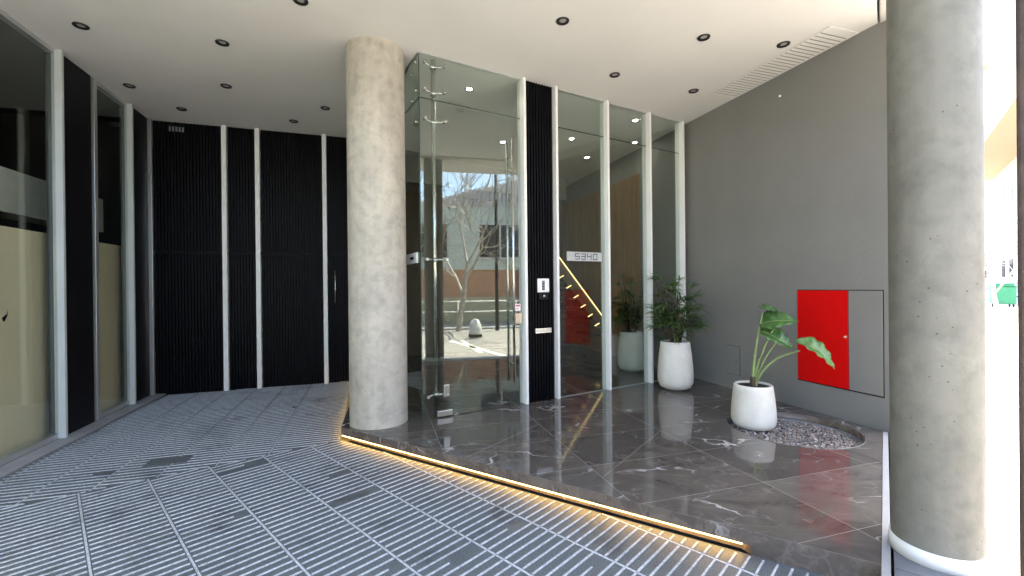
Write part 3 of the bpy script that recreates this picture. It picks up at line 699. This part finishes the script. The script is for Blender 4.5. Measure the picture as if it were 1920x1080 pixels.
# ------------------------------------------------------------------ pots and plants
def pot(loc, h, rmax, rrim, rbase, label):
    t = thing('plant_pot', label, 'plant pot', loc, random.uniform(0, 3), 'white plant pots')
    prof = [(0, 0), (rbase*.75, 0), (rbase, .012), (rbase+(rmax-rbase)*.65, h*.06), (rmax*.985, h*.16), (rmax, h*.27), (rmax*.985, h*.45), ((rmax*.55+rrim*.45)*1.0, h*.7), (rrim*1.03, h*.9), (rrim, h*.985), (rrim-.008, h), (rrim-.020, h*.995), (rrim-.026, h*.96), (rrim-.026, h*.86)]
    b = MB(); b.lathe(prof, 56); b.build('shell', m_pot, t)
    b = MB(); b.lathe([(rrim-.0245, h*.955), (rrim*.5, h*.968), (0, h*.96)], 32); b.build('soil', m_soil, t)
    return t
P1, P2, P3 = (2.155, 5.83, SL), (2.43, 4.45, .052), (1.93, 7.12, SL)
pot(P1, .635, .225, .185, .135, 'tall white rough pot holding the palm outside the glass')
pot(P2, .445, .205, .176, .140, 'squat white pot standing in the gravel circle with the broad leaved plant')
pot(P3, .635, .225, .185, .135, 'dim white pot inside the lobby behind the glass, holding the second palm')
def leaf_blade(b, base, d, up, L, W, droop, n=7, mi=0, curl=.25, tipc=0.):
    d = Vector(d).normalized(); side = d.cross(Vector(up)).normalized(); nrm = side.cross(d).normalized()
    L0 = None; rows = []
    p = Vector(base); dd = d.copy(); step = L/n
    for i in range(n+1):
        s = i/n; wv = W*.5*(math.sin(math.pi*min(1, (s*.93+.05))**.8))
        if i == n: wv = .0005
        u2 = side.cross(dd).normalized()
        rows.append([b.bm.verts.new(p-side*wv+u2*wv*curl), b.bm.verts.new(p), b.bm.verts.new(p+side*wv+u2*wv*curl)])
        dd = (dd+Vector((0, 0, -1))*droop/n*(1+s)).normalized(); p = p+dd*step
    for i in range(n):
        for k in range(2):
            f = b.bm.faces.new((rows[i][k], rows[i][k+1], rows[i+1][k+1], rows[i+1][k])); f.smooth = True; f.material_index = mi
def palm(loc, zsoil, label, seed):
    rnd = random.Random(seed)
    t = thing('potted_palm', label, 'palm', (loc[0], loc[1], loc[2]+zsoil), 0, 'fan leaved palms in white pots')
    stems = MB(); fans = MB()
    nst = 11; t.scale = (1.2, 1.2, 1.16)
    for s in range(nst):
        a = s*2.399+rnd.uniform(-.3, .3); r0 = rnd.uniform(.01, .06); H = (.62, .80, .48, .70, .36, .55, .28, .64, .42, .74, .33)[s]
        base = Vector((r0*math.cos(a), r0*math.sin(a), 0)); lean = rnd.uniform(.05, .16)
        top = base+Vector((math.cos(a)*lean, math.sin(a)*lean, H*.82))
        stems.tube([base, base.lerp(top, .5)+Vector((0, 0, .01)), top], [.010, .009, .006], 7)
        nf = 7
        for k in range(nf):
            fa = a+k*2.4+rnd.uniform(-.4, .4); tz = 1-.11*k
            st0 = base.lerp(top, max(.35, tz)); out = Vector((math.cos(fa), math.sin(fa), 0))
            el = rnd.uniform(.15, .9) if k > 0 else 1.3
            pl = rnd.uniform(.09, .19); hub = st0+(out*math.cos(el)+Vector((0, 0, 1))*math.sin(el))*pl
            stems.tube([st0, st0.lerp(hub, .5)+Vector((0, 0, .012)), hub], [.0035, .003, .0025], 5)
            nl = rnd.randint(7, 10); span = rnd.uniform(2.2, 3.0)
            for j in range(nl):
                ang = (j/(nl-1)-.5)*span
                dz = rnd.uniform(-.1, .55)+(.35 if k == 0 else 0)
                dirv = Vector((math.cos(fa+ang), math.sin(fa+ang), dz)); L = rnd.uniform(.14, .215)*(1-.18*abs(ang)/1.5)
                leaf_blade(fans, hub, dirv, (0, 0, 1), L, rnd.uniform(.017, .027), rnd.uniform(.05, .7), 5, curl=.35)
    stems.build('stem', m_cane, t); fans.build('foliage', m_palm, t)
    return t
palm(P1, .57, 'green fan leaved palm in the tall white pot outside the glass by the grey wall', 3)
palm(P3, .57, 'darker palm standing in the lobby behind the glass', 11)
tr = thing('broad_leaved_plant', 'young plant with four broad green leaves in the squat white pot', 'plant', (P2[0], P2[1], P2[2]+.415)); tr.scale = (1.07, 1.07, 1.07)
RT, FWD = Vector((math.cos(R(-27)), math.sin(R(-27)), 0)), Vector((math.sin(R(27)), math.cos(R(27)), 0))    # across the view, away from it
def VV(x, y, z): return RT*x+FWD*y+Vector((0, 0, z))
def big_leaf(name, base, tip, width, up, sag, m, back=.10):
    base, tip = Vector(base), Vector(tip); d = tip-base; L = d.length; d.normalize(); side = d.cross(Vector(up)).normalized(); nrm = side.cross(d).normalized()
    b = MB(); n = 16; rows = []
    for i in range(n+1):
        s = i/n; w_ = width*.5*(math.sin(math.pi*min(1., s**.72))**.75 if 0 < s < 1 else 0.)*(1.15-.35*s)
        row = []
        for k in range(-4, 5):
            q = k/4; rip = .010*math.sin(s*26+abs(q)*2.2)*abs(q)
            p = base+d*L*s+side*w_*q+nrm*(-sag*4*(s-.5)**2+sag+abs(q)*w_*.28+rip)-d*(back*abs(q)**1.5*(1-s)*L*.9)
            row.append(b.bm.verts.new(p))
        rows.append(row)
    for i in range(n):
        for k in range(8):
            f = b.bm.faces.new((rows[i][k], rows[i][k+1], rows[i+1][k+1], rows[i+1][k])); f.smooth = True
    bmesh.ops.remove_doubles(b.bm, verts=b.bm.verts[:], dist=.0004)
    o = b.build(name, m, tr)
    md = o.modifiers.new('thickness', 'SOLIDIFY'); md.thickness = .0015
    v = MB(); v.tube([base+d*L*i/10+nrm*(-sag*4*(i/10-.5)**2+sag+.001) for i in range(10)], [.004-.0003*i for i in range(10)], 6); v.build('midrib', m_petiole, o)
    return o
def stalk(pts, r0, r1):
    b = MB(); pts = [Vector(p) for p in pts]; fine = []
    for i in range(len(pts)-1):
        p0, p1, p2, p3 = pts[max(0, i-1)], pts[i], pts[i+1], pts[min(len(pts)-1, i+2)]
        for k in range(5):
            s = k/5; fine.append(.5*((2*p1)+(p2-p0)*s+(2*p0-5*p1+4*p2-p3)*s*s+(3*p1-p0-3*p2+p3)*s**3))
    fine.append(pts[-1]); n = len(fine)
    b.tube(fine, [r0+(r1-r0)*i/(n-1) for i in range(n)], 10); b.build('stalk', m_petiole, tr)
stalk([VV(-.005, 0, -.03), VV(.005, 0, .18), VV(.035, .01, .44), VV(.085, .02, .70)], .020, .006)
stalk([VV(.01, .0, -.03), VV(.03, .0, .17), VV(.10, -.02, .40), VV(.17, -.02, .56)], .015, .006)
stalk([VV(.012, -.01, -.03), VV(.05, -.02, .16), VV(.14, -.04, .36), VV(.235, -.05, .49)], .012, .005)
stalk([VV(.014, -.01, -.03), VV(.06, -.03, .13), VV(.19, -.06, .29), VV(.365, -.09, .375)], .014, .006)
b = MB(); b.lathe([(.030, -.03), (.034, .02), (.026, .06), (.020, .10)], 16); b.build('stem', m_cane, tr)
big_leaf('leaf', VV(.065, .02, .75), VV(.25, .03, .69), .11, (.1, -.4, .9), .012, m_taro)
big_leaf('leaf', VV(.075, .02, .60), VV(.365, -.03, .628), .215, (0, -.75, .62), .030, m_taro)
big_leaf('leaf', VV(.08, -.02, .53), VV(.32, -.05, .375), .20, (.3, -.85, .45), .020, m_taro)
o = big_leaf('leaf', VV(.355, -.09, .455), VV(.605, -.14, .235), .20, (.45, -.85, .42), .045, m_taro_old); o['label'] = 'drooping leaf with yellowed edges'

# floor drain patch in the ribbed paving
dpos = (-3.03, 3.86); b = MB(); b.box(-.16, .16, -.08, .08, .0005, .0075); o = b.build('floor_drain', m_paving, loc=(*dpos, 0), rotz=R(18)); tag(o, 'small plain dark cover plate in the ribbed floor near the fold line', 'drain cover')

# ------------------------------------------------------------------ the street (seen in the glass and past the right column)
def tree(loc, H, label, seed, rot=0., group='bare street trees'):
    rnd = random.Random(seed); t = thing('bare_tree', label, 'tree', loc, rot, group)
    tk = MB(); br = MB(); cnt = [0]
    def grow(b, p, d, L, r, dep):
        pts = [p]; rr = [r]; q = Vector(p); dd = Vector(d).normalized(); n = 4
        for i in range(n):
            dd = (dd+Vector((rnd.uniform(-1, 1), rnd.uniform(-1, 1), rnd.uniform(-.4, .9)))*.14).normalized(); q = q+dd*L/n; pts.append(q.copy()); rr.append(max(.009, r*(1-.42*(i+1)/n)))
        b.tube(pts, rr, 8 if dep == 0 else 5 if dep < 3 else 3, cap=False)
        if dep >= 4: return
        for k in range(4 if dep < 2 else 3):
            i = rnd.choice((2, 3, 4)) if k else 4; a = rnd.uniform(0, 6.28); sp = rnd.uniform(.45, .95)
            side = dd.cross(Vector((math.cos(a), math.sin(a), .3))).normalized()
            grow(br, pts[i], (dd*math.cos(sp)+side*math.sin(sp)), L*rnd.uniform(.62, .88), max(.014, rr[i]*.62), dep+1)
    grow(tk, Vector((0, 0, -.02)), Vector((.05, 0, 1)), H*.33, H*.016, 0)
    tk.build('trunk', m_bark, t); br.build('branches', m_bark, t); return t
tree(FE.w(3.95, -5.7, .12), 6.6, 'bare branching tree on the far pavement mirrored in the entrance door', 5, .6)
tree(FE.w(2.2, -5.9, .12), 6.8, 'second bare tree on the far pavement mirrored left of the steel pole', 8, 2.1)
tree(FE.w(46, -6.9, .11), 7.0, 'thin bare tree far down the street past the right column', 9, .3)
tree(FE.w(64, -7.4, .11), 7.5, 'most distant bare tree down the street past the right column', 13, 1.3)
tree(FE.w(27, -3.6, SL-.01), 5.5, 'bare tree nearest behind the green waste container', 17, .9)
fb = FE.thing('far_building', 'pale pinkish low building closing the street in the far distance', 'building', 0, 0, .1)
b = MB(); b.box(105, 112, -22, -2, 0, 6.2); b.build('wall', mat('pink_render', (.50, .40, .36), .8), fb)
b = MB(); b.box(104.7, 112.3, -22.3, -1.7, 6.21, 6.6); b.build('roof', m_whiterender, fb)
for k in range(5):
    b = MB(); b.box(104.95, 104.99, -20+3.6*k, -18.2+3.6*k, 2.2, 4.2); b.build('window', m_window, fb)
# bollard
bo = thing('bollard', 'short rounded stone bollard standing in the street mirrored in the door', 'bollard', FE.w(4.24, -3.62, SL-.006))
b = MB(); b.lathe([(.17, 0), (.18, .03), (.175, .25), (.15, .40), (.09, .50), (0, .53)], 24); b.build('body', m_whiterender, bo)
b = MB(); b.lathe([(.182, .04), (.184, .05), (.181, .11), (.178, .12)], 24); b.build('band', m_dark, bo)
# street lamp post
lp = thing('street_lamp', 'slim dark street lamp post at the far kerb mirrored in the door', 'street lamp', FE.w(5.15, -5.53, .12))
b = MB(); b.tube([(0, 0, 0), (0, 0, 6.6)], [.06, .04], 12); b.build('pole', m_rubber, lp)
b = MB(); b.tube([(0, 0, 6.5), (.3, 0, 6.75), (.9, 0, 6.8)], .03, 8); b.build('arm', m_rubber, lp)
b = MB(); b.lathe([(0, .1), (.10, .06), (.14, 0), (.10, -.03), (0, -.04)], 18, (.95, 0, 6.78)); b.build('lamp_head', m_whiterender, lp)
# building across the street
ob = FE.thing('street_building', 'low green grey building with a corrugated metal top band across the street', 'building', 0, -7.75, .1)
b = MB(); b.box(-16, 14, -6, 0, 2.05, 4.40); b.build('wall', m_facade, ob)
b = MB(); b.box(-16, 14, -6, -.04, 1.05, 2.05); b.build('brick_band', m_brick, ob)
b = MB(); b.box(-16, 14, -6, .04, 0, 1.05); b.build('plinth', m_olive, ob)
b = MB()
for i in range(200):
    x = -16+i*.15; b.box(x, x+.08, -.02, .09, 4.41, max(4.50, 5.6-.27*abs(x-7.0)))
pr = [(-16, 4.405), (14, 4.405), (14, 4.48), (11.1, 4.48), (7.04, 5.56), (2.98, 4.48), (-16, 4.48)]
b.face([(x, 0, z) for x, z in pr]); b.face([(x, -5.9, z) for x, z in pr])
for (xa, za), (xb, zb_) in zip(pr, pr[1:]+pr[:1]): b.face([(xa, 0, za), (xb, 0, zb_), (xb, -5.9, zb_), (xa, -5.9, za)])
b.build('corrugated_band', m_corr, ob)
for x in (-12, -9, -6, -3.2, -.4, 2.2, 4.9, 7.6, 10.4):
    b = MB(); b.box(x, x+1.5, .012, .03, 2.5, 3.7); wn = b.build('window', m_window, ob)
    b = MB(); b.box(x-.05, x+1.55, .0305, .06, 2.44, 2.5); b.box(x-.05, x+1.55, .0305, .06, 3.7, 3.76); b.box(x+.72, x+.78, .0305, .05, 2.5, 3.7); b.build('frame', m_whiterender, wn)
for x in (-7.2, 1.0, 6.3):
    b = MB(); b.box(x, x+1.1, .042, .07, .0, 2.03); b.build('door', mat('dark_red_door', (.22, .10, .06), .5) if 'dark_red_door' not in MATS else MATS['dark_red_door'], ob)
rl = FE.thing('street_railing', 'thin pale metal railing along the far pavement mirrored in the door', 'railing', 0, -6.65, SL+.05)
b = MB()
for z in (.5, .85): b.tube([(-6, 0, z), (12, 0, z)], .022, 8)
b.build('rail', m_whiterender, rl)
for i in range(10):
    b = MB(); b.tube([(-6+2*i, 0, 0), (-6+2*i, 0, .87)], .025, 8); b.build('post', m_whiterender, rl)
# distant apartment building and bin, past the right column
ab = FE.thing('apartment_building', 'tan apartment building with an overhanging upper storey far down the street', 'building', 0, 0, .1)
b = MB(); b.box(45, 80, -20, -7.0, 14.0, 20.5); b.build('upper_storey', m_render, ab)
b = MB(); b.box(44.6, 80.4, -20.4, -6.7, 20.51, 21.2); b.build('roof', mat('sunlit_render', (.68, .58, .33), .8), ab)  # top band yellower than the storey below, sunlight put into its colour
b = MB(); b.box(58, 79, -19, -10.2, 0, 13.99); b.build('lower_wall', m_whiterender, ab)
for x in (60, 64, 68, 72):
    for z in (2, 6, 10):
        b = MB(); b.box(x, x+1.6, -10.19, -10.15, z, z+1.8); b.build('window', m_window, ab)
gb = thing('waste_container', 'green wheeled waste container standing down the street past the right column', 'waste container', FE.w(36.3, -5.05, SL-.006), FE.a)
b = MB(); b.prism([(-.60, -.42), (.60, -.42), (.66, .42), (-.66, .42)], .18, 1.15); b.build('body', m_green, gb, bevel=.04)
b = MB(); b.box(-.70, .70, -.50, .50, 1.155, 1.22); b.box(-.66, .66, -.35, .35, 1.22, 1.34); b.build('lid', m_green, gb, bevel=.03)
for x in (-.5, .5):
    for y in (-.32, .32):
        b = MB(); b.tube([(x, y-.03, .09), (x, y+.03, .09)], .09, 16); b.build('wheel', m_rubber, gb)
